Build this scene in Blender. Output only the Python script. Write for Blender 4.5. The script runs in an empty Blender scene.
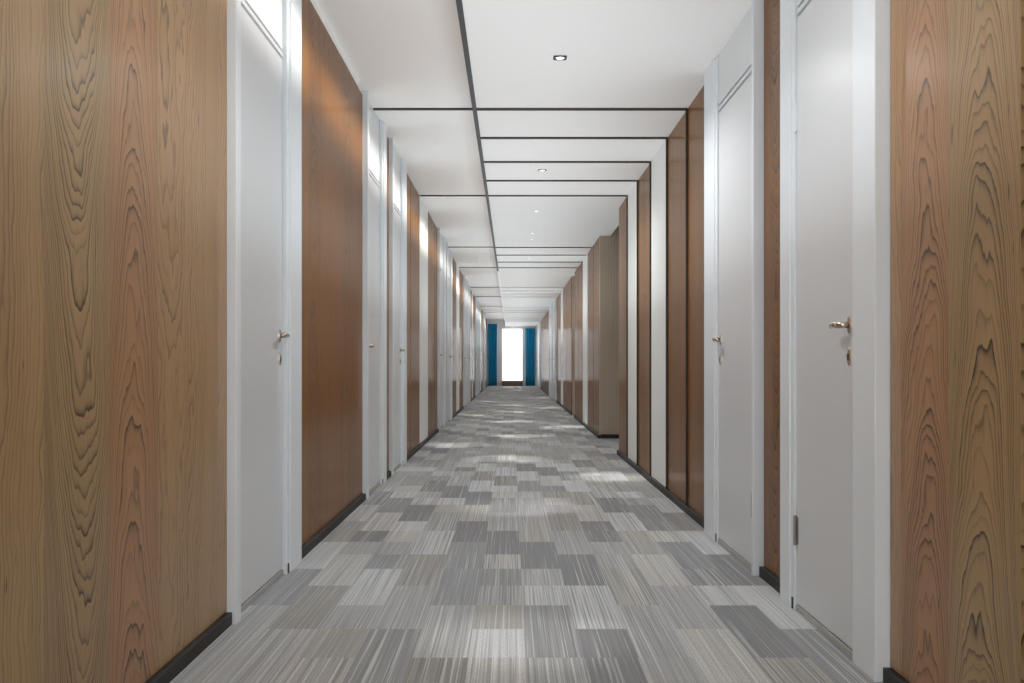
import bpy, bmesh, math, random
from mathutils import Vector, Matrix
random.seed(7)
C = bpy.context.scene.collection
scn = bpy.context.scene

# ------------------------------------------------------------------ camera, world, lights, exposure
EYE = 0.92
cd = bpy.data.cameras.new('camera'); cam = bpy.data.objects.new('camera', cd); C.objects.link(cam)
cam.location = (0, 0, EYE); cam.rotation_euler = (math.pi/2, 0, 0)
cd.sensor_width = 36; cd.lens = 36*1000/1024
cd.shift_x = 0.7/1024; cd.shift_y = 22.5/1024
cd.clip_start = 0.05; cd.clip_end = 300
scn.camera = cam
scn.view_settings.view_transform = 'Standard'; scn.view_settings.look = 'None'
scn.view_settings.gamma = 1; scn.view_settings.use_curve_mapping = False
scn.view_settings.exposure = 0.0

world = bpy.data.worlds.new('sky'); scn.world = world; world.use_nodes = True
bg = world.node_tree.nodes['Background']; bg.inputs[0].default_value = (0.93, 0.97, 1.0, 1); bg.inputs[1].default_value = 4

LW, RW = 1.005, 1.093            # half widths to the finished face of each wall
CR, CL = 2.505, 2.774            # lower ceiling over the right, raised ceiling along the left
STEP = -0.241                    # edge where the ceiling steps up
Y0, Y1 = -2.0, 42.0

def area(name, loc, direction, sx, sy, power, color=(1, 1, 1)):
    l = bpy.data.lights.new(name, 'AREA'); l.shape = 'RECTANGLE'; l.size = sx; l.size_y = sy
    l.energy = power; l.color = color
    o = bpy.data.objects.new(name, l); C.objects.link(o); o.location = loc
    o.rotation_euler = Vector(direction).to_track_quat('-Z', 'Y').to_euler()
    return o
# light strips tucked in the raised ceiling's step, facing the left wall
COVE = 1.6
for k in range(6):
    o = area('cove_strip_light', (STEP-.012, Y0+3.6+k*7.2, 2.65), (-1, 0, -.25), 7.1, .1, COVE*7.1, (1, .95, .88))
    zz = -Vector((-.755, 0, -.29)).normalized(); xx = Vector((0, 1, 0)); yy = zz.cross(xx)
    o.rotation_euler = Matrix((xx, yy, zz)).transposed().to_euler()
    o.data.spread = math.radians(31)

# unseen fill lights added along the corridor to brighten the ceiling; daylight from the open end behind the camera
for k in range(6):
    area('added_ceiling_fill', (.05, Y0+3.6+k*7.2, 1.3), (0, 0, 1), 1.1, 7.15, 4.9*7.15, (.86, .94, 1.0))

# ------------------------------------------------------------------ node helpers
class N:
    def __init__(s, name):
        s.m = bpy.data.materials.new(name); s.m.use_nodes = True; s.t = s.m.node_tree
        s.b = s.t.nodes['Principled BSDF']; s.out = s.t.nodes['Material Output']
    def n(s, typ, **kw):
        n = s.t.nodes.new(typ)
        for k, v in kw.items(): setattr(n, k, v)
        return n
    def l(s, a, b): s.t.links.new(a, b)
    def put(s, inp, v):
        if hasattr(v, 'is_output') or isinstance(v, bpy.types.NodeSocket): s.l(v, inp)
        else: inp.default_value = v
    def math(s, op, a, b=0.0, c=None, clamp=False):
        n = s.n('ShaderNodeMath', operation=op, use_clamp=clamp)
        s.put(n.inputs[0], a); s.put(n.inputs[1], b)
        if c is not None: s.put(n.inputs[2], c)
        return n.outputs[0]
    def xyz(s, x, y, z=0.0):
        n = s.n('ShaderNodeCombineXYZ')
        s.put(n.inputs[0], x); s.put(n.inputs[1], y); s.put(n.inputs[2], z); return n.outputs[0]
    def sep(s, v):
        n = s.n('ShaderNodeSeparateXYZ'); s.l(v, n.inputs[0]); return n.outputs
    def noise(s, vec, scale=1, detail=2, rough=.5, dist=0):
        n = s.n('ShaderNodeTexNoise'); s.l(vec, n.inputs['Vector'])
        n.inputs['Scale'].default_value = scale; n.inputs['Detail'].default_value = detail
        n.inputs['Roughness'].default_value = rough; n.inputs['Distortion'].default_value = dist
        return n.outputs['Fac']
    def ramp(s, f, stops, interp='LINEAR'):
        n = s.n('ShaderNodeValToRGB'); r = n.color_ramp; r.interpolation = interp
        while len(r.elements) < len(stops): r.elements.new(0.5)
        for e, (p, c) in zip(r.elements, stops):
            e.position = p; e.color = (*c, 1) if len(c) == 3 else c
        s.l(f, n.inputs[0]); return n.outputs[0]
    def mix(s, f, a, b, mode='MIX'):
        n = s.n('ShaderNodeMix', data_type='RGBA', blend_type=mode)
        s.put(n.inputs[0], f)
        for i, v in ((6, a), (7, b)):
            if isinstance(v, tuple): v = (*v, 1) if len(v) == 3 else v
            s.put(n.inputs[i], v)
        return n.outputs[2]
    def bump(s, h, strength=.2, dist=.01):
        n = s.n('ShaderNodeBump'); n.inputs['Strength'].default_value = strength
        n.inputs['Distance'].default_value = dist; s.l(h, n.inputs['Height']); s.l(n.outputs[0], s.b.inputs['Normal'])

def lin(r, g, b):
    f = lambda c: (c/255/12.92 if c/255 <= .04045 else ((c/255+.055)/1.055)**2.4)
    return (f(r), f(g), f(b))

def plain(name, col, rough=.5, metal=0, var=.03, scale=6, coat=0):
    m = N(name)
    tc = m.n('ShaderNodeTexCoord').outputs['Object']
    f = m.noise(tc, scale, 3)
    a = tuple(max(0, c*(1-var)) for c in col); b = tuple(min(1, c*(1+var)) for c in col)
    m.l(m.ramp(f, [(0.3, a), (0.7, b)]), m.b.inputs['Base Color'])
    m.b.inputs['Roughness'].default_value = rough; m.b.inputs['Metallic'].default_value = metal
    m.b.inputs['Coat Weight'].default_value = coat; m.b.inputs['Coat Roughness'].default_value = .28
    return m.m

# ------------------------------------------------------------------ materials
def wood(name, light, mid, dark, red, rough, coat):
    """veneer: uv = metres inside one plank, attribute 'plank' = (seed, cathedral?, flip, redness)"""
    m = N(name)
    uv = m.sep(m.n('ShaderNodeUVMap').outputs[0])
    at = m.n('ShaderNodeAttribute', attribute_name='plank')
    sd, cath, flip = m.sep(at.outputs['Vector']); redn = at.outputs['Alpha']
    x, y = uv[0], uv[1]
    so = m.math('MULTIPLY', sd, 37.0)
    n1 = m.noise(m.xyz(m.math('MULTIPLY', x, 5), m.math('MULTIPLY', y, 1.7), so), 1, 3, .55)
    n2 = m.noise(m.xyz(m.math('MULTIPLY', x, 26), m.math('MULTIPLY', y, 6), so), 1, 2, .5)
    n1c = m.math('SUBTRACT', n1, .5); n2c = m.math('SUBTRACT', n2, .5)
    nc = m.noise(m.xyz(0.0, m.math('MULTIPLY', y, .9), m.math('ADD', so, 11)), 1, 1)
    xx = m.math('ADD', m.math('ADD', x, m.math('MULTIPLY', m.math('SUBTRACT', nc, .5), .12)), m.math('MULTIPLY', n1c, .05))
    yf = m.math('MULTIPLY', y, m.math('SUBTRACT', m.math('MULTIPLY', flip, 2), 1))
    ax = m.math('ABSOLUTE', xx)
    par = m.math('MULTIPLY', m.math('POWER', ax, 2.4), 900)
    fc = m.math('ADD', m.math('MULTIPLY', yf, 17), par)
    n0 = m.noise(m.xyz(m.math('MULTIPLY', x, 1.5), m.math('MULTIPLY', y, 2.2), m.math('ADD', so, 3)), 1, 2, .5)
    fc = m.math('ADD', m.math('ADD', fc, m.math('MULTIPLY', n1c, 5)), m.math('MULTIPLY', n0, 9))
    fs = m.math('ADD', m.math('MULTIPLY', x, 55), m.math('MULTIPLY', n1c, 10))
    mixf = m.n('ShaderNodeMix', data_type='FLOAT'); m.l(cath, mixf.inputs[0]); m.l(fs, mixf.inputs[2]); m.l(fc, mixf.inputs[3])
    f = m.math('ADD', mixf.outputs[0], m.math('MULTIPLY', n2c, 1.3))
    fr = m.math('FRACT', f)
    idn = m.n('ShaderNodeTexWhiteNoise', noise_dimensions='1D'); m.l(m.math('ADD', m.math('FLOOR', f), so), idn.inputs['W'])
    line = m.ramp(fr, [(0, (.15,)*3), (.45, (.2,)*3), (.74, (.5,)*3), (.9, (1,)*3), (.97, (.6,)*3), (1, (.0,)*3)])
    strength = m.math('MULTIPLY_ADD', idn.outputs['Value'], .8, .35)
    ln = m.math('MULTIPLY', line, strength)
    ln = m.math('MULTIPLY', ln, m.math('MULTIPLY_ADD', cath, .6, .45))
    fib = m.noise(m.xyz(m.math('MULTIPLY', x, 420), m.math('MULTIPLY', y, 14), so), 1, 3, .6)
    big = m.noise(m.xyz(m.math('MULTIPLY', x, 9), m.math('MULTIPLY', y, 1.1), so), 1, 2, .5)
    base = m.mix(big, light, mid)
    base = m.mix(m.math('MULTIPLY', redn, .8), base, red)
    base = m.mix(m.math('MULTIPLY', m.math('SUBTRACT', fib, .4, clamp=True), .7), base, dark)
    base = m.mix(ln, base, dark)
    # short dark flecks
    fl = m.noise(m.xyz(m.math('MULTIPLY', x, 60), m.math('MULTIPLY', y, 9), m.math('ADD', so, 5)), 1, 1, .5)
    base = m.mix(m.ramp(fl, [(.76, (0,)*3), (.82, (.7,)*3)]), base, tuple(c*.45 for c in dark))
    m.l(base, m.b.inputs['Base Color'])
    m.b.inputs['Roughness'].default_value = rough
    m.b.inputs['Specular IOR Level'].default_value = .12
    m.b.inputs['Coat Weight'].default_value = coat; m.b.inputs['Coat Roughness'].default_value = .17 if coat < .36 else .27
    m.bump(fib, .05, .002)
    return m.m

M = {}
M['wood'] = wood('near_lit_wood_veneer', lin(186, 154, 110), lin(160, 127, 84), lin(58, 45, 27), lin(178, 128, 88), .5, .6)  # lighter copy: light and gloss on the near panels put into the colour
M['wood_dark'] = wood('darker_wood_veneer', lin(154, 102, 34), lin(108, 69, 17), lin(30, 18, 5), lin(134, 82, 24), .5, .34)
M['white'] = plain('white_paint', lin(236, 236, 232), .45, var=.01)
M['ceiling'] = plain('ceiling_paint', lin(243, 240, 236), .7, var=.01, scale=1.2)
M['door'] = plain('door_satin_paint', lin(212, 214, 216), .34, var=.012, scale=2, coat=.5)
M['casing'] = plain('door_frame_paint', lin(224, 229, 233), .4, var=.01, coat=.2)
M['black'] = plain('black_trim', lin(24, 20, 16), .55)
M['groove'] = plain('shadow_gap_lining', lin(60, 58, 56), .7)
M['brown_trim'] = plain('brown_bronze_trim', lin(50, 39, 27), .6)
M['grey_trim'] = plain('lit_brown_trim', lin(150, 142, 132), .5)  # lit look of the far cross lines put into a paler brown
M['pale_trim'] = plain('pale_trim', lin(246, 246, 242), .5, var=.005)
M['chrome'] = plain('satin_chrome', lin(205, 192, 180), .22, 1, var=.04)
M['steel'] = plain('hinge_steel', lin(150, 146, 142), .35, .8)
M['curtain'] = plain('blue_curtain_cloth', lin(10, 140, 184), .8, var=.12, scale=9)
M['box'] = plain('brown_wood_ledge', lin(112, 84, 58), .5, var=.1)
M['threshold'] = plain('grey_threshold', lin(170, 168, 165), .6)

m = N('ribbed_wallcovering')
tc = m.sep(m.n('ShaderNodeTexCoord').outputs['Object'])
w = m.math('SINE', m.math('MULTIPLY', m.math('ADD', tc[0], tc[1]), 2*math.pi/.035))
n_ = m.noise(m.xyz(m.math('MULTIPLY', tc[0], 60), m.math('MULTIPLY', tc[2], 1), 0), 1, 2)
m.l(m.mix(m.math('MULTIPLY_ADD', w, .3, m.math('MULTIPLY', n_, .6)), lin(172, 156, 138), lin(190, 172, 154)), m.b.inputs['Base Color'])
m.b.inputs['Roughness'].default_value = .6; m.bump(w, .2, .003)
M['ribbed'] = m.m

# carpet planks 0.1775 m wide, 0.68 m long, laid with half and third offsets
m = N('plank_carpet')
p = m.sep(m.n('ShaderNodeTexCoord').outputs['Object'])
cx = m.math('DIVIDE', m.math('SUBTRACT', p[0], .044), .1775)
ci = m.math('FLOOR', cx)
wn = m.n('ShaderNodeTexWhiteNoise', noise_dimensions='1D'); m.l(m.math('MULTIPLY_ADD', ci, 3.1, 8.7), wn.inputs['W'])
cr = m.math('GREATER_THAN', wn.outputs['Value'], .5)
row = m.math('DIVIDE', m.math('SUBTRACT', p[1], 3.132), .34)
rj = m.math('FLOOR', m.math('DIVIDE', m.math('ADD', row, m.math('ABSOLUTE', m.math('FLOORED_MODULO', ci, 2))), 2))
wsp = m.n('ShaderNodeTexWhiteNoise', noise_dimensions='3D'); m.l(m.xyz(ci, rj, 4.5), wsp.inputs['Vector'])
half = m.math('MULTIPLY', m.math('GREATER_THAN', wsp.outputs['Value'], .7), m.math('MULTIPLY_ADD', m.math('FLOORED_MODULO', m.math('FLOOR', row), 2), 7.0, 3.0))
w2 = m.n('ShaderNodeTexWhiteNoise', noise_dimensions='3D'); m.l(m.xyz(ci, rj, half), w2.inputs['Vector'])
rc = m.sep(w2.outputs['Color'])
par = m.math('FLOORED_MODULO', m.math('ADD', rj, m.math('FLOOR', m.math('MULTIPLY', ci, .5))), 2)
rnd = m.math('ADD', m.math('MULTIPLY', w2.outputs['Value'], .6), m.math('MULTIPLY', par, .4))
tone = m.ramp(rnd, [(0, lin(110, 113, 116)), (.28, lin(136, 139, 141)), (.46, lin(162, 164, 164)), (.64, lin(192, 195, 197))], 'CONSTANT')
tone = m.mix(m.math('MULTIPLY', m.math('GREATER_THAN', rc[1], .66), .4), tone, lin(174, 166, 150))
s1 = m.noise(m.xyz(m.math('MULTIPLY', p[0], 190), m.math('MULTIPLY', p[1], .8), m.math('MULTIPLY', rnd, 9)), 1, 2, .6)
s2 = m.noise(m.xyz(m.math('MULTIPLY', p[0], 330), m.math('MULTIPLY', p[1], 60), 0), 1, 2, .6)
dk = m.ramp(s1, [(.36, (1,)*3), (.48, (.25,)*3), (.56, (0,)*3)])
amt = m.math('MULTIPLY', dk, m.math('MULTIPLY_ADD', rc[2], .45, .4))
tone = m.mix(amt, tone, lin(88, 89, 91))
tone = m.mix(m.math('MULTIPLY', m.math('SUBTRACT', s2, .4, clamp=True), 1.5), tone, lin(110, 108, 106))
wt = m.ramp(s1, [(.58, (0,)*3), (.66, (.5,)*3)])
tone = m.mix(wt, tone, lin(214, 214, 210))
m.l(tone, m.b.inputs['Base Color']); m.b.inputs['Roughness'].default_value = .75
m.b.inputs['Sheen Weight'].default_value = .25
m.bump(m.math('ADD', s2, s1), .35, .004)
M['carpet'] = m.m

m = N('lamp_glow'); m.b.inputs['Emission Color'].default_value = (1, .97, .92, 1); m.b.inputs['Emission Strength'].default_value = 3
M['glow'] = m.m
m = N('window_glass')
g = m.n('ShaderNodeBsdfGlossy'); g.inputs['Roughness'].default_value = .03
tr = m.n('ShaderNodeBsdfTransparent'); mx = m.n('ShaderNodeMixShader'); mx.inputs[0].default_value = .05
m.l(tr.outputs[0], mx.inputs[1]); m.l(g.outputs[0], mx.inputs[2]); m.l(mx.outputs[0], m.out.inputs[0])
M['glass'] = m.m

# ------------------------------------------------------------------ mesh helpers
def box(bm, x0, x1, y0, y1, z0, z1, bev=0.0):
    vs = [bm.verts.new((x, y, z)) for x in sorted((x0, x1)) for y in sorted((y0, y1)) for z in sorted((z0, z1))]
    q = [(0, 1, 3, 2), (4, 6, 7, 5), (0, 4, 5, 1), (2, 3, 7, 6), (0, 2, 6, 4), (1, 5, 7, 3)]
    fs = [bm.faces.new([vs[i] for i in f]) for f in q]
    if bev:
        es = list({e for f in fs for e in f.edges})
        bmesh.ops.bevel(bm, geom=es, offset=bev, segments=2, affect='EDGES', profile=.6)
def obj(name, bm, mat, parent=None, loc=None, smooth=False):
    bmesh.ops.recalc_face_normals(bm, faces=bm.faces)
    me = bpy.data.meshes.new(name)
    if loc is not None: bmesh.ops.translate(bm, verts=bm.verts, vec=-Vector(loc))
    bm.to_mesh(me); bm.free(); me.materials.append(mat)
    o = bpy.data.objects.new(name, me); C.objects.link(o)
    if loc is not None: o.location = loc
    if smooth: me.polygons.foreach_set('use_smooth', [True]*len(me.polygons))
    if parent is not None:
        o.parent = parent
        wp = parent.location.copy(); q = parent.parent
        while q is not None: wp += q.location; q = q.parent
        o.location = (Vector(loc) if loc is not None else Vector()) - wp
    return o
def tag(o, label=None, cat=None, group=None, kind=None):
    if label: o['label'] = label
    if cat: o['category'] = cat
    if group: o['group'] = group
    if kind: o['kind'] = kind
    return o
def empty(name, loc):
    o = bpy.data.objects.new(name, None); C.objects.link(o); o.location = loc; o.empty_display_size = .1
    return o
def tube(bm, pts, rad, seg=12, cap=True):
    rings = []
    up = Vector((0, 0, 1))
    for i, p_ in enumerate(pts):
        p_ = Vector(p_)
        d = (Vector(pts[min(i+1, len(pts)-1)]) - Vector(pts[max(i-1, 0)])).normalized()
        u = up if abs(d.dot(up)) < .95 else Vector((1, 0, 0))
        a = d.cross(u).normalized(); b = a.cross(d).normalized()
        r = rad[i] if isinstance(rad, (list, tuple)) else rad
        rings.append([bm.verts.new(p_ + a*r*math.cos(2*math.pi*k/seg) + b*r*math.sin(2*math.pi*k/seg)) for k in range(seg)])
    for r0, r1 in zip(rings, rings[1:]):
        for k in range(seg): bm.faces.new((r0[k], r0[(k+1) % seg], r1[(k+1) % seg], r1[k]))
    if cap: bm.faces.new(rings[0][::-1]); bm.faces.new(rings[-1])

class Side:
    def __init__(s, sign, W, top): s.s, s.W, s.top = sign, W, top
    def X(s, p): return s.s*(s.W-p)
    def box(s, bm, p0, p1, y0, y1, z0, z1, bev=0): box(bm, s.X(p0), s.X(p1), y0, y1, z0, z1, bev)
L = Side(-1, LW, CL); R = Side(1, RW, CR)

def struct(name, bm, mat, label, cat):
    return tag(obj(name, bm, mat), label, cat, kind='structure')

# ------------------------------------------------------------------ shell
bm = bmesh.new(); box(bm, -1.25, 4.1, Y0, Y1+.3, -.1, 0)
struct('floor', bm, M['carpet'], 'grey and beige plank carpet running the length of the corridor', 'floor')
bm = bmesh.new(); box(bm, -1.25, -1.02, Y0, Y1+.15, 0, CL+.12)
struct('wall_left', bm, M['white'], 'white wall behind the doors and panels on the left of the corridor', 'wall')
bm = bmesh.new(); box(bm, 1.108, 1.25, Y0, 10.15, 0, CR)
struct('wall_right', bm, M['white'], 'white wall behind the near doors and panels on the right', 'wall')
bm = bmesh.new()
box(bm, 1.108, 1.25, 12.45, 17.24, 0, CR); box(bm, 1.225, 1.25, 17.24, 18.1, 0, CR); box(bm, 1.108, 1.25, 18.1, Y1+.15, 0, CR)
struct('wall_right_far', bm, M['white'], 'white wall behind the panels on the right beyond the side passage', 'wall')
bm = bmesh.new(); box(bm, 1.093, 4.0, 12.37, 12.45, 0, CL+.1)
struct('wall_passage', bm, M['ribbed'], 'grey brown ribbed wall of the side passage, facing the camera', 'wall')
bm = bmesh.new(); box(bm, 1.25, 4.0, 10.0, 10.15, 0, CL+.1); box(bm, 4.0, 4.1, 10.0, 12.45, 0, CL+.1)
struct('wall_passage_end', bm, M['ribbed'], 'shaded end and near wall of the side passage', 'wall')
bm = bmesh.new(); box(bm, 1.108, 1.225, 17.98, 18.1, 0, CR); box(bm, 1.2, 1.225, 17.24, 17.98, 0, CR)
struct('wall_niche', bm, M['ribbed'], 'grey brown ribbed lining of the narrow niche on the right', 'wall')
bm = bmesh.new(); box(bm, STEP, 1.25, Y0, 10.0, CR, CL+.12); box(bm, STEP, 1.227, 10.0, 12.45, CR, CL+.12); box(bm, STEP, 1.25, 12.45, Y1+.15, CR, CL+.12)
struct('ceiling', bm, M['ceiling'], 'white lower ceiling over the right side of the corridor', 'ceiling')
bm = bmesh.new(); box(bm, -1.02, STEP, Y0, Y1+.15, CL, CL+.12)
struct('ceiling_left', bm, M['ceiling'], 'white raised ceiling strip along the left of the corridor', 'ceiling')
bm = bmesh.new(); box(bm, 1.227, 4.1, 10.0, 12.45, CL+.1, CL+.2)
struct('ceiling_passage', bm, M['ceiling'], 'ceiling of the dark side passage', 'ceiling')
# end wall round the window
WX0, WX1, WB, WT = -.403, .483, .21, 2.42
bm = bmesh.new()
box(bm, -1.02, WX0, Y1, Y1+.15, 0, CL); box(bm, WX1, 1.108, Y1, Y1+.15, 0, CR)
box(bm, WX0, WX1, Y1, Y1+.15, 0, WB); box(bm, WX0, WX1, Y1, Y1+.15, WT, CR); box(bm, WX0, STEP+.01, Y1, Y1+.15, CR, CL)

struct('wall_end', bm, M['white'], 'white end wall around the bright window', 'wall')
bm = bmesh.new()
for a in (WX0, WX1-.03): box(bm, a, a+.03, Y1+.04, Y1+.1, WB, WT)
for a in (WB, WT-.03): box(bm, WX0+.03, WX1-.03, Y1+.04, Y1+.1, a, a+.03)
wf = tag(obj('window_1', bm, M['pale_trim'], loc=(.04, Y1+.07, WB)), 'tall bright white window at the far end of the corridor', 'window', kind='structure')
bm = bmesh.new(); box(bm, WX0+.03, WX1-.03, Y1+.065, Y1+.072, WB+.03, WT-.03); obj('window_pane', bm, M['glass'], wf)

# trims: ceiling edge, cross seams, wall strips
tn = [0]
def trim(bm, mat, label):
    tn[0] += 1
    return struct('trim_%d' % tn[0], bm, mat, label, 'trim')
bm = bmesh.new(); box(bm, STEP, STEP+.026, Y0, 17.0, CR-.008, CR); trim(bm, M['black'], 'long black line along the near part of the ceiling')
bm = bmesh.new(); box(bm, STEP+.004, STEP+.024, 17.0, Y1, CR-.006, CR); trim(bm, M['pale_trim'], 'far part of the black ceiling line, painted white as if lit')  # the line is lit out here; its brightness is put into the colour
seamR = [6.19, 6.98, 7.81, 8.61, 9.38, 13.55, 14.5, 15.5, 16.4, 20.7, 21.6, 22.6, 23.6, 27.8, 28.7, 29.6, 30.6, 34.4, 35.4, 36.3, 37.4, 40.5]
names = ['first', 'second', 'third', 'fourth', 'fifth', 'sixth', 'seventh', 'eighth', 'ninth', 'tenth', 'eleventh', 'twelfth', 'thirteenth',
         'fourteenth', 'fifteenth', 'sixteenth', 'seventeenth', 'eighteenth', 'nineteenth', 'twentieth', 'twenty-first', 'twenty-second']
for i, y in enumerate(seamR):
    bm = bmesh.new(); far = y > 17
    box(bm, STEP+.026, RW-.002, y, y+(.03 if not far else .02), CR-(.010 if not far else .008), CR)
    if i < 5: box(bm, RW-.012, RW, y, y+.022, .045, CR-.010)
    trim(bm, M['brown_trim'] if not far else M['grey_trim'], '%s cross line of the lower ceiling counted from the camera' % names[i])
for i, y in enumerate([7.24, 10.97, 15.8, 19.15, 24.1, 27.4, 32.3, 35.9, 41.0]):
    bm = bmesh.new(); box(bm, -LW+.002, STEP, y, y+.03, CL-.011, CL)
    trim(bm, M['brown_trim'], '%s cross line of the raised left ceiling from the camera' % names[i])

# ------------------------------------------------------------------ wall panels
def panel(side, y0, y1, mat, label, planks=None, z1=None, group=None, name='wood_panel', z0=.045, cat='wall panel'):
    """one veneered board; planks = [(y_end, seed, cathedral, flip, redness)]"""
    zt = z1 or side.top
    if planks is None:
        planks = []; y = y0; n = max(1, round((y1-y0)/.3)); wd = (y1-y0)/n
        for k in range(n):
            planks.append((y0+(k+1)*wd, random.random(), random.choice((0, 0, .6, 1)), random.choice((0, 1)), random.random()))
    bm = bmesh.new(); uvl = bm.loops.layers.uv.new('UVMap'); cl = bm.loops.layers.float_color.new('plank')
    xf, xb = side.X(0), side.X(-.0145)
    ya = y0; ch = .002
    def face(pts, ya_, yb_, d):
        f = bm.faces.new([bm.verts.new(q) for q in pts])
        for lp in f.loops:
            c = lp.vert.co
            lp[uvl].uv = (c.y-(ya_+yb_)/2 + abs(c.x-xf), c.z); lp[cl] = d
    for pl in planks:
        yb = pl[0]; d = pl[1:]
        a_ = ya+(ch if ya == y0 else 0); b_ = yb-(ch if yb >= y1-1e-6 else 0)
        face([(xf, a_, z0+ch), (xf, b_, z0+ch), (xf, b_, zt-ch), (xf, a_, zt-ch)], ya, yb, d)
        face([(xf, a_, zt-ch), (xf, b_, zt-ch), (xb, b_, zt), (xb, a_, zt)], ya, yb, d)
        face([(xf, a_, z0+ch), (xf, b_, z0+ch), (xb, b_, z0), (xb, a_, z0)], ya, yb, d)
        face([(xb, a_, z0), (xb, b_, z0), (xb, b_, zt), (xb, a_, zt)], ya, yb, d)
        ya = yb
    d0 = planks[0][1:]; d1 = planks[-1][1:]
    for yy, yc, d in ((y0, y0+ch, d0), (y1, y1-ch, d1)):
        face([(xf, yc, z0+ch), (xf, yc, zt-ch), (xb, yy, zt), (xb, yy, z0)], yy, yy, d)
    bmesh.ops.remove_doubles(bm, verts=bm.verts, dist=1e-5)
    o = obj(name, bm, mat, loc=(side.X(-.007), (y0+y1)/2, z0))
    return tag(o, label, cat, group)

def zig(pairs):  # plank list from (end, cathedral, flip, red)
    return [(e, (k*.37+.13) % 1, c, f, r) for k, (e, c, f, r) in enumerate(pairs)]
# left side
panel(L, Y0, 3.535, M['wood'], 'large light wood wall panel filling the left edge of the view', zig([(-1.2, 1, 1, .2), (-.6, 0, 0, .5), (0, 1, 0, .2), (.6, 0, 1, .3), (1.25, 1, 1, .5), (1.75, .1, 0, .1), (2.15, .15, 0, .05), (2.5, 1, 0, .0), (2.845, .75, 1, .95), (3.43, .2, 0, .35), (3.535, .1, 0, .5)]))
panel(L, 4.645, 6.755, M['wood_dark'], 'wide brown wood panel with a bright light streak, beyond the first left door',
      zig([(4.95, 0, 0, .3), (5.3, .6, 1, .6), (5.9, .1, 0, .8), (6.4, .5, 0, .5), (6.755, .1, 1, .9)]), z1=CL-.035)
bm = bmesh.new(); L.box(bm, -.0145, .002, 4.645, 6.55, CL-.034, CL-.001, .001)  # added strip; the lit plaster above the panel painted as bright white
trim(bm, M['pale_trim'], 'bright strip painted as lit wall between the wide streaked wood panel and the ceiling')
ltop = CL-.012
def lp(y0, y1, label, white=False, side=L, **kw):
    top = side.top-.001 if white or side is R else ltop
    if white: return wpanel(side, y0, y1, label, top)
    return panel(side, y0, y1, M['wood_dark'], label, z1=top, **kw)
def wpanel(side, y0, y1, label, top):
    bm = bmesh.new(); side.box(bm, -.0145, .0, y0, y1, .045, top, .002)
    return tag(obj('white_panel', bm, M['white'], loc=(side.X(-.007), (y0+y1)/2, .045)), label, 'wall panel', 'white panels between the wood panels')
lp(7.82, 8.2, 'narrow reddish wood strip between the second and third left doors')
lp(9.32, 9.95, 'narrow brown panel just beyond the third left door')
lp(9.99, 10.95, 'brown wood panel before the first white panel on the left')
lp(11.0, 12.06, 'first and widest white panel on the left wall', True)
lp(12.09, 13.05, 'brown wood panel just beyond the first white left panel')
lp(13.09, 13.6, 'narrow brown panel before the fourth left door')
lp(14.86, 15.18, 'thin wood strip between the fourth and fifth left doors')
lp(16.55, 17.35, 'brown panel just beyond the fifth left door'); lp(17.39, 18.28, 'brown panel before the second white panel on the left')
lp(18.33, 19.38, 'second white panel on the left wall', True)
lp(19.42, 20.78, 'brown panel between the second white left panel and the sixth left door')
lp(22.12, 22.46, 'thin wood strip between the sixth and seventh left doors')
lp(23.82, 25.4, 'brown panel between the seventh left door and the third white panel')
lp(25.45, 26.2, 'third white panel on the left wall', True)
lp(26.25, 27.78, 'brown panel between the third white left panel and the eighth left door')
lp(29.22, 29.6, 'thin wood strip between the eighth and ninth left doors')
lp(31.15, 32.3, 'brown panel just beyond the ninth left door')
lp(32.35, 33.4, 'fourth and farthest white panel on the left wall', True)
lp(33.45, 35.2, 'brown panel before the tenth left door, far along the corridor')
lp(38.0, 41.6, 'farthest left wood panel, beside the left blue curtain')
# right side
panel(R, Y0, 2.125, M['wood'], 'light wood panel just showing at the very right edge', zig([(-1.3, 0, 0, .3), (-.6, 1, 0, .2), (.1, 0, 1, .4), (.8, 1, 1, .2), (1.5, 0, 0, .3), (2.125, .8, 1, .1)]))
panel(R, 2.143, 2.882, M['wood'], 'large light wood panel with arched grain, nearest on the right', zig([(2.50, 1, 1, .05), (2.80, .85, 1, .95), (2.882, .1, 0, .5)]))
lp(3.92, 4.33, 'narrow brown wood strip between the two near right doors', side=R)
lp(5.46, 6.185, 'brown wood panel just beyond the second right door', side=R)
lp(6.215, 6.975, 'brown wood panel before the first white panel on the right', side=R)
lp(7.005, 7.805, 'widest white panel on the right wall, nearest the camera', True, side=R)
lp(7.835, 8.605, 'brown wood panel between the two near white right panels', side=R)
lp(8.635, 9.375, 'second white panel on the right, before the side passage', True, side=R)
lp(9.405, 10.15, 'brown wood panel at the near corner of the side passage', side=R)
lp(12.5, 13.28, 'brown panel at the far corner of the side passage', side=R)
lp(13.33, 14.33, 'brown panel before the third white panel on the right', side=R)
lp(14.38, 15.3, 'third white panel on the right, beyond the side passage', True, side=R)
lp(15.35, 16.2, 'brown panel just beyond the third white right panel', side=R)
lp(16.25, 17.22, 'brown panel at the near edge of the narrow right niche', side=R)
lp(18.12, 19.9, 'brown panel at the far edge of the narrow right niche', side=R)
lp(19.95, 21.1, 'brown panel before the fourth white panel on the right', side=R)
lp(21.2, 22.1, 'fourth white panel on the right wall', True, side=R)
lp(22.15, 24.15, 'brown panel before the far pair of right doors', side=R)
lp(28.1, 29.0, 'fifth and farthest white panel on the right wall', True, side=R)
lp(29.1, 32.0, 'brown panel beyond the farthest white right panel', side=R)
lp(32.05, 37.4, 'longest far brown panel on the right, near the end', side=R)

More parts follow.
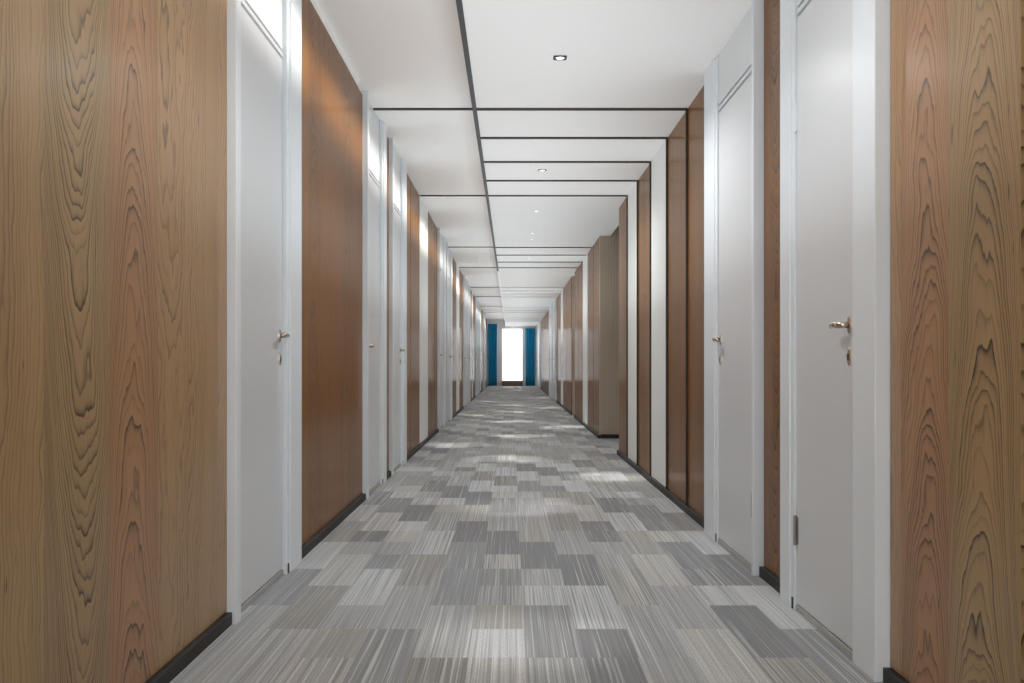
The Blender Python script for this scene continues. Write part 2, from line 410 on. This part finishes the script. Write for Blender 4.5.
# ------------------------------------------------------------------ baseboards
def baseboard(side, segs, name, label):
    bm = bmesh.new()
    for a, b in segs:
        side.box(bm, -.0145, .02, a, b, 0, .044, .003)
    return struct(name, bm, M['black'], label, 'baseboard')
baseboard(L, [(Y0, 3.53), (4.65, 6.775), (7.82, 8.2), (9.32, 13.6), (14.86, 15.18), (16.55, 20.78), (22.12, 22.46), (23.82, 27.78), (29.22, 29.6), (31.15, 35.2), (38.0, 41.6)],
          'baseboard_left', 'low black baseboard under the left panels')
baseboard(R, [(Y0, 2.89), (3.92, 4.33), (5.46, 10.18), (12.34, 17.24), (18.12, 24.15), (28.1, 37.4)], 'baseboard_right', 'low black baseboard under the right panels')
bm = bmesh.new(); box(bm, 1.11, 3.98, 12.35, 12.37, 0, .05)
struct('baseboard_passage', bm, M['black'], 'black baseboard across the ribbed wall of the side passage', 'baseboard')

# ------------------------------------------------------------------ doors
def oval(bm, S, lp_, y, z, seg=24):
    ring = []
    for dp, k in ((0, 1), (.005, 1), (.007, .85)):
        ring.append([bm.verts.new((S.X(lp_+dp-.0005), y+.011*k*math.cos(a*2*math.pi/seg), z+.028*k*math.sin(a*2*math.pi/seg))) for a in range(seg)])
    for r0, r1 in zip(ring, ring[1:]):
        for a in range(seg): bm.faces.new((r0[a], r0[(a+1) % seg], r1[(a+1) % seg], r1[a]))
    bm.faces.new(ring[-1]); bm.faces.new(ring[0])
dn = [0]
def door(side, y0, y1, nw, fw, handle_far, leafp, innerp, outerp, rail, label, detail=2):
    """y0..y1 outer frame; nw/fw near and far casing widths"""
    dn[0] += 1
    S = side; top = S.top-.001
    root = tag(empty('door_%d' % dn[0], (S.X(0), (y0+y1)/2, 0)), label, 'door', kind='structure')
    ia, ib = y0+nw, y1-fw
    isw = min(.045, fw*.45)
    bm = bmesh.new()
    S.box(bm, -.0145, outerp, y0, ia, 0, top, .003)
    S.box(bm, -.0145, outerp, ib, y1, 0, top, .003)
    obj('door_casing', bm, M['casing'], root)
    bm = bmesh.new()
    ia2, ib2 = ia+.012, ib-isw
    S.box(bm, -.0145, innerp, ia, ia2, 0, top, .002)
    S.box(bm, -.0145, innerp, ib2, ib, 0, top, .002)
    fr = obj('door_jamb', bm, M['casing'], root)
    la, lb = ia2+.003, ib2-.003
    bm = bmesh.new(); S.box(bm, leafp-.018, leafp, la, lb, .028, rail-.014, .0015)
    leaf = obj('door_leaf', bm, M['door'], root)
    bm = bmesh.new(); S.box(bm, leafp-.018, leafp+.002, la, lb, rail-.001, rail+.017, .002)
    obj('door_rail', bm, M['door'], root)
    bm = bmesh.new(); S.box(bm, leafp-.018, leafp, la, lb, rail+.031, top, .0015)
    obj('overdoor_panel', bm, M['door'], root)
    bm = bmesh.new(); S.box(bm, -.0145, leafp-.0185, ia2, ib2, 0.02, top)
    obj('gap_lining', bm, M['groove'], root)
    bm = bmesh.new(); S.box(bm, -.0145, leafp+.004, ia2, ib2, 0, .022, .002)
    obj('threshold', bm, M['threshold'], root)
    # lever handle
    hy = (lb-.055) if handle_far else la+.05
    dirn = -1 if handle_far else 1
    hz = 1.043; s = S.s
    def pt(p_, y, z): return (S.X(p_), y, z)
    bm = bmesh.new()
    oval(bm, S, leafp, hy, hz)
    rose = obj('handle_rosette', bm, M['chrome'], root, smooth=False)
    bm = bmesh.new()
    n = .034
    path = [pt(leafp+.008, hy, hz), pt(leafp+n*.75, hy, hz), pt(leafp+n*.95, hy+dirn*.006, hz), pt(leafp+n+.004, hy+dirn*.02, hz+.001),
            pt(leafp+n+.005, hy+dirn*.035, hz+.003), pt(leafp+n+.003, hy+dirn*.06, hz+.002), pt(leafp+n-.001, hy+dirn*.082, hz-.003)]
    tube(bm, path, [.0105, .0105, .011, .011, .0105, .0095, .007], 12)
    obj('lever', bm, M['chrome'], rose, smooth=True)
    if detail > 0:
        bm = bmesh.new()
        kz = hz-.100
        oval(bm, S, leafp, hy, kz)
        esc = obj('keyhole_plate', bm, M['chrome'], root)
        bm = bmesh.new()
        tube(bm, [pt(leafp+.006, hy, kz+.004), pt(leafp+.0085, hy, kz+.004)], .005, 12); S.box(bm, leafp+.006, leafp+.0085, hy-.002, hy+.002, kz-.012, kz+.002)
        obj('keyhole', bm, M['black'], esc)
    # hinges opposite the handle
    hyy = la+.001 if handle_far else lb-.001
    for z in ((.30, 1.84) if detail > 1 else ()):
        bm = bmesh.new()
        tube(bm, [pt(leafp+.006, hyy, z-.055), pt(leafp+.006, hyy, z+.055)], .0065, 10)
        S.box(bm, leafp-.002, leafp+.002, hyy-.02, hyy+.006, z-.05, z+.05)
        obj('hinge', bm, M['steel'] if z < 1 else M['casing'], root)
    # little dark floor bolt at the bottom of the far jamb
    bm = bmesh.new(); S.box(bm, innerp-.004, innerp+.003, ib2+.012, ib2+.03, .003, .045, .0015)
    tag(obj('floor_bolt', bm, M['black'], root), 'small dark bolt at the foot of the frame')
    return root
LP = (.005, .025, .033); RP = (.028, .036, .043)
door(L, 3.535, 4.64, .065, .225, True, *LP, 2.262, 'nearest left white door, lever handle at its far edge, between two wood panels')
LD = [(6.78, 7.81, .06, .17, False, 'second left white door, beyond the wide streaked wood panel'),
      (8.21, 9.31, .06, .24, True, 'third left white door, sharing a pair with the second'),
      (13.62, 14.85, .06, .2, False, 'fourth left white door, beyond the first white panel'),
      (15.2, 16.53, .06, .24, True, 'fifth left white door, before the second white panel'),
      (20.8, 22.1, .06, .2, False, 'sixth left white door, beyond the second white panel'),
      (22.48, 23.8, .06, .24, True, 'seventh left white door, before the third white panel'),
      (27.8, 29.2, .06, .2, False, 'eighth left white door, beyond the third white panel'),
      (29.62, 31.1, .06, .24, True, 'ninth left white door, before the fourth white panel'),
      (35.25, 36.55, .06, .2, False, 'tenth left white door, beyond the fourth white panel'),
      (36.65, 37.95, .06, .24, True, 'farthest left white door, before the blue curtain')]
for a, b, nw, fw, hf, lab in LD: door(L, a, b, nw, fw, hf, *LP, 2.262, lab, 1 if a < 10 else 0)
door(R, 2.89, 3.91, .19, .13, False, *RP, 2.222, 'nearest right white door, lever handle at its near edge and steel hinge low down')
door(R, 4.34, 5.449, .035, .265, True, *RP, 2.222, 'second right white door, handle at its far edge, beyond the narrow wood strip')
for a, b, hf, lab in [(24.2, 25.9, False, 'third right white door, nearer of the far pair'), (26.2, 28.05, True, 'fourth right white door, farther of the far pair'),
                      (37.6, 41.5, True, 'farthest right white door, beside the right curtain')]:
    door(R, a, b, .06, .24, hf, *RP, 2.222, lab, 0)

# ------------------------------------------------------------------ downlights
def downlight(x, y, target, label, style, power, cone=20, flood=24):
    root = tag(empty('downlight', (x, y, CR)), label, 'ceiling light', 'downlights in the lower ceiling')
    r = .035 if style == 'square' else (.036 if style == 'ring' else .022)
    seg = 28
    bm = bmesh.new()
    outer, mid, inner = [], [], []
    for k in range(seg):
        a = 2*math.pi*k/seg; c, s = math.cos(a), math.sin(a)
        q = 1/max(abs(c), abs(s)) if style == 'square' else 1
        outer.append(bm.verts.new((x+c*r*q, y+s*r*q, CR-.0005)))
        mid.append(bm.verts.new((x+c*r*q*.97, y+s*r*q*.97, CR-.005)))
        inner.append(bm.verts.new((x+c*r*.66, y+s*r*.66, CR-.005)))
    inn = [bm.verts.new((v.co.x, v.co.y, CR-.0008)) for v in inner]
    for A, B in ((outer, mid), (mid, inner), (inner, inn)):
        for k in range(seg): bm.faces.new((A[k], A[(k+1) % seg], B[(k+1) % seg], B[k]))
    obj('lamp_trim', bm, M['pale_trim'] if style == 'white' else M['black'], root)
    bm = bmesh.new(); vs = [bm.verts.new((x+math.cos(2*math.pi*k/seg)*r*.6, y+math.sin(2*math.pi*k/seg)*r*.6, CR-.004)) for k in range(seg)]
    vb = [bm.verts.new((v.co.x, v.co.y, CR-.0006)) for v in vs]
    bm.faces.new(vs); [bm.faces.new((vs[k], vs[(k+1) % seg], vb[(k+1) % seg], vb[k])) for k in range(seg)]
    obj('lamp_lens', bm, M['glow'], root)
    l = bpy.data.lights.new('downlight_beam', 'SPOT'); l.energy = power; l.spot_size = math.radians(cone); l.spot_blend = 1
    l.shadow_soft_size = .02; l.color = (1, .99, .97)
    o = bpy.data.objects.new('downlight_beam', l); C.objects.link(o)
    o.parent = root; o.location = (0, 0, -.012)
    l2 = bpy.data.lights.new('downlight_flood', 'SPOT'); l2.energy = flood; l2.spot_size = math.radians(155); l2.spot_blend = .6
    l2.shadow_soft_size = .02; l2.color = (.98, .99, 1)
    o2 = bpy.data.objects.new('downlight_flood', l2); C.objects.link(o2); o2.parent = root; o2.location = (0, 0, -.012)
    d = Vector((target[0], target[1], 0)) - Vector((x, y, CR))
    o.rotation_euler = d.to_track_quat('-Z', 'Y').to_euler()
SP = 240
downlight(.1, 3.0, (.05, 3.35), 'white downlight above the camera end of the corridor', 'white', SP*.45, flood=35)
downlight(.252, 5.17, (.05, 6.45), 'black square downlight nearest in the ceiling, before the first cross line', 'square', SP*.7, flood=60)
downlight(.253, 8.17, (.8, 8.14), 'black ringed downlight between the third and fourth ceiling cross lines', 'ring', SP, flood=60)
words = ['just beyond the fifth cross line', 'before the sixth cross line', 'in the wide bay before the sixth cross line', 'between the seventh and eighth cross lines', 'at the eighth cross line', 'before the ninth line, further on',
         'beyond the ninth cross line', 'before the tenth cross line', 'at the tenth cross line', 'at the twelfth cross line', 'beyond the thirteenth cross line', 'before the fourteenth cross line', 'far beyond the fourteenth cross line', 'added by the end window to brighten the end wall']
for (y, t), w_ in zip([(10.36, (-.05, 9.74)), (12.1, (-.6, 11.35)), (12.7, (.13, 12.8)), (15.0, (.82, 14.6)), (15.9, (-.02, 16.0)), (17.6, (-.63, 18.0)), (19.3, (.1, 19.2)),
          (20.3, (.8, 21.0)), (22.2, (0, 22.4)), (24.3, (-.6, 24.6)), (27.2, (.8, 27.4)), (31.3, (-.6, 31.2)), (35, (.3, 35)), (40, (.0, 40.6))], words):  # the last lamp is an extra, added to light the dark end wall
    downlight(.26, y, t, 'small white downlight ' + w_, 'white', SP)

# ------------------------------------------------------------------ end of corridor
def curtain(x0, x1, top, label):
    bm = bmesh.new(); n = 60; folds = 5
    rows = [0.01, .4, 1.0, 1.6, 2.2, top]
    g = []
    for z in rows:
        rr = []
        for k in range(n+1):
            t = k/n
            amp = .035*(1-.25*z/top)
            rr.append(bm.verts.new((x0+(x1-x0)*t+.006*math.sin(9*t+z*2), Y1-.11+amp*math.sin(2*math.pi*folds*t)+.01*math.sin(2*math.pi*2.3*t+z), z)))
        g.append(rr)
    for a, b in zip(g, g[1:]):
        for k in range(n): bm.faces.new((a[k], a[k+1], b[k+1], b[k]))
    o = obj('curtain', bm, M['curtain'], loc=((x0+x1)/2, Y1-.11, .01), smooth=True)
    sm = o.modifiers.new('thickness', 'SOLIDIFY'); sm.thickness = .006
    return tag(o, label, 'curtain', 'blue curtains at the end window')
curtain(-.965, -.605, 2.6, 'teal blue curtain hanging left of the bright window')
curtain(.596, .985, 2.42, 'teal blue curtain hanging right of the bright window')
b0 = empty('low_cabinet', (.04, Y1-.16, 0)); tag(b0, 'low brown wooden box on the floor below the bright window', 'low box')
bm = bmesh.new(); box(bm, -.39, .47, Y1-.3, Y1-.02, .02, .185, .004); obj('body', bm, M['box'], b0)
bm = bmesh.new(); box(bm, -.40, .48, Y1-.31, Y1-.02, .185, .205, .003); obj('top', bm, M['box'], b0)
bm = bmesh.new(); box(bm, -.37, .45, Y1-.28, Y1-.04, 0, .02); obj('plinth', bm, M['black'], b0)
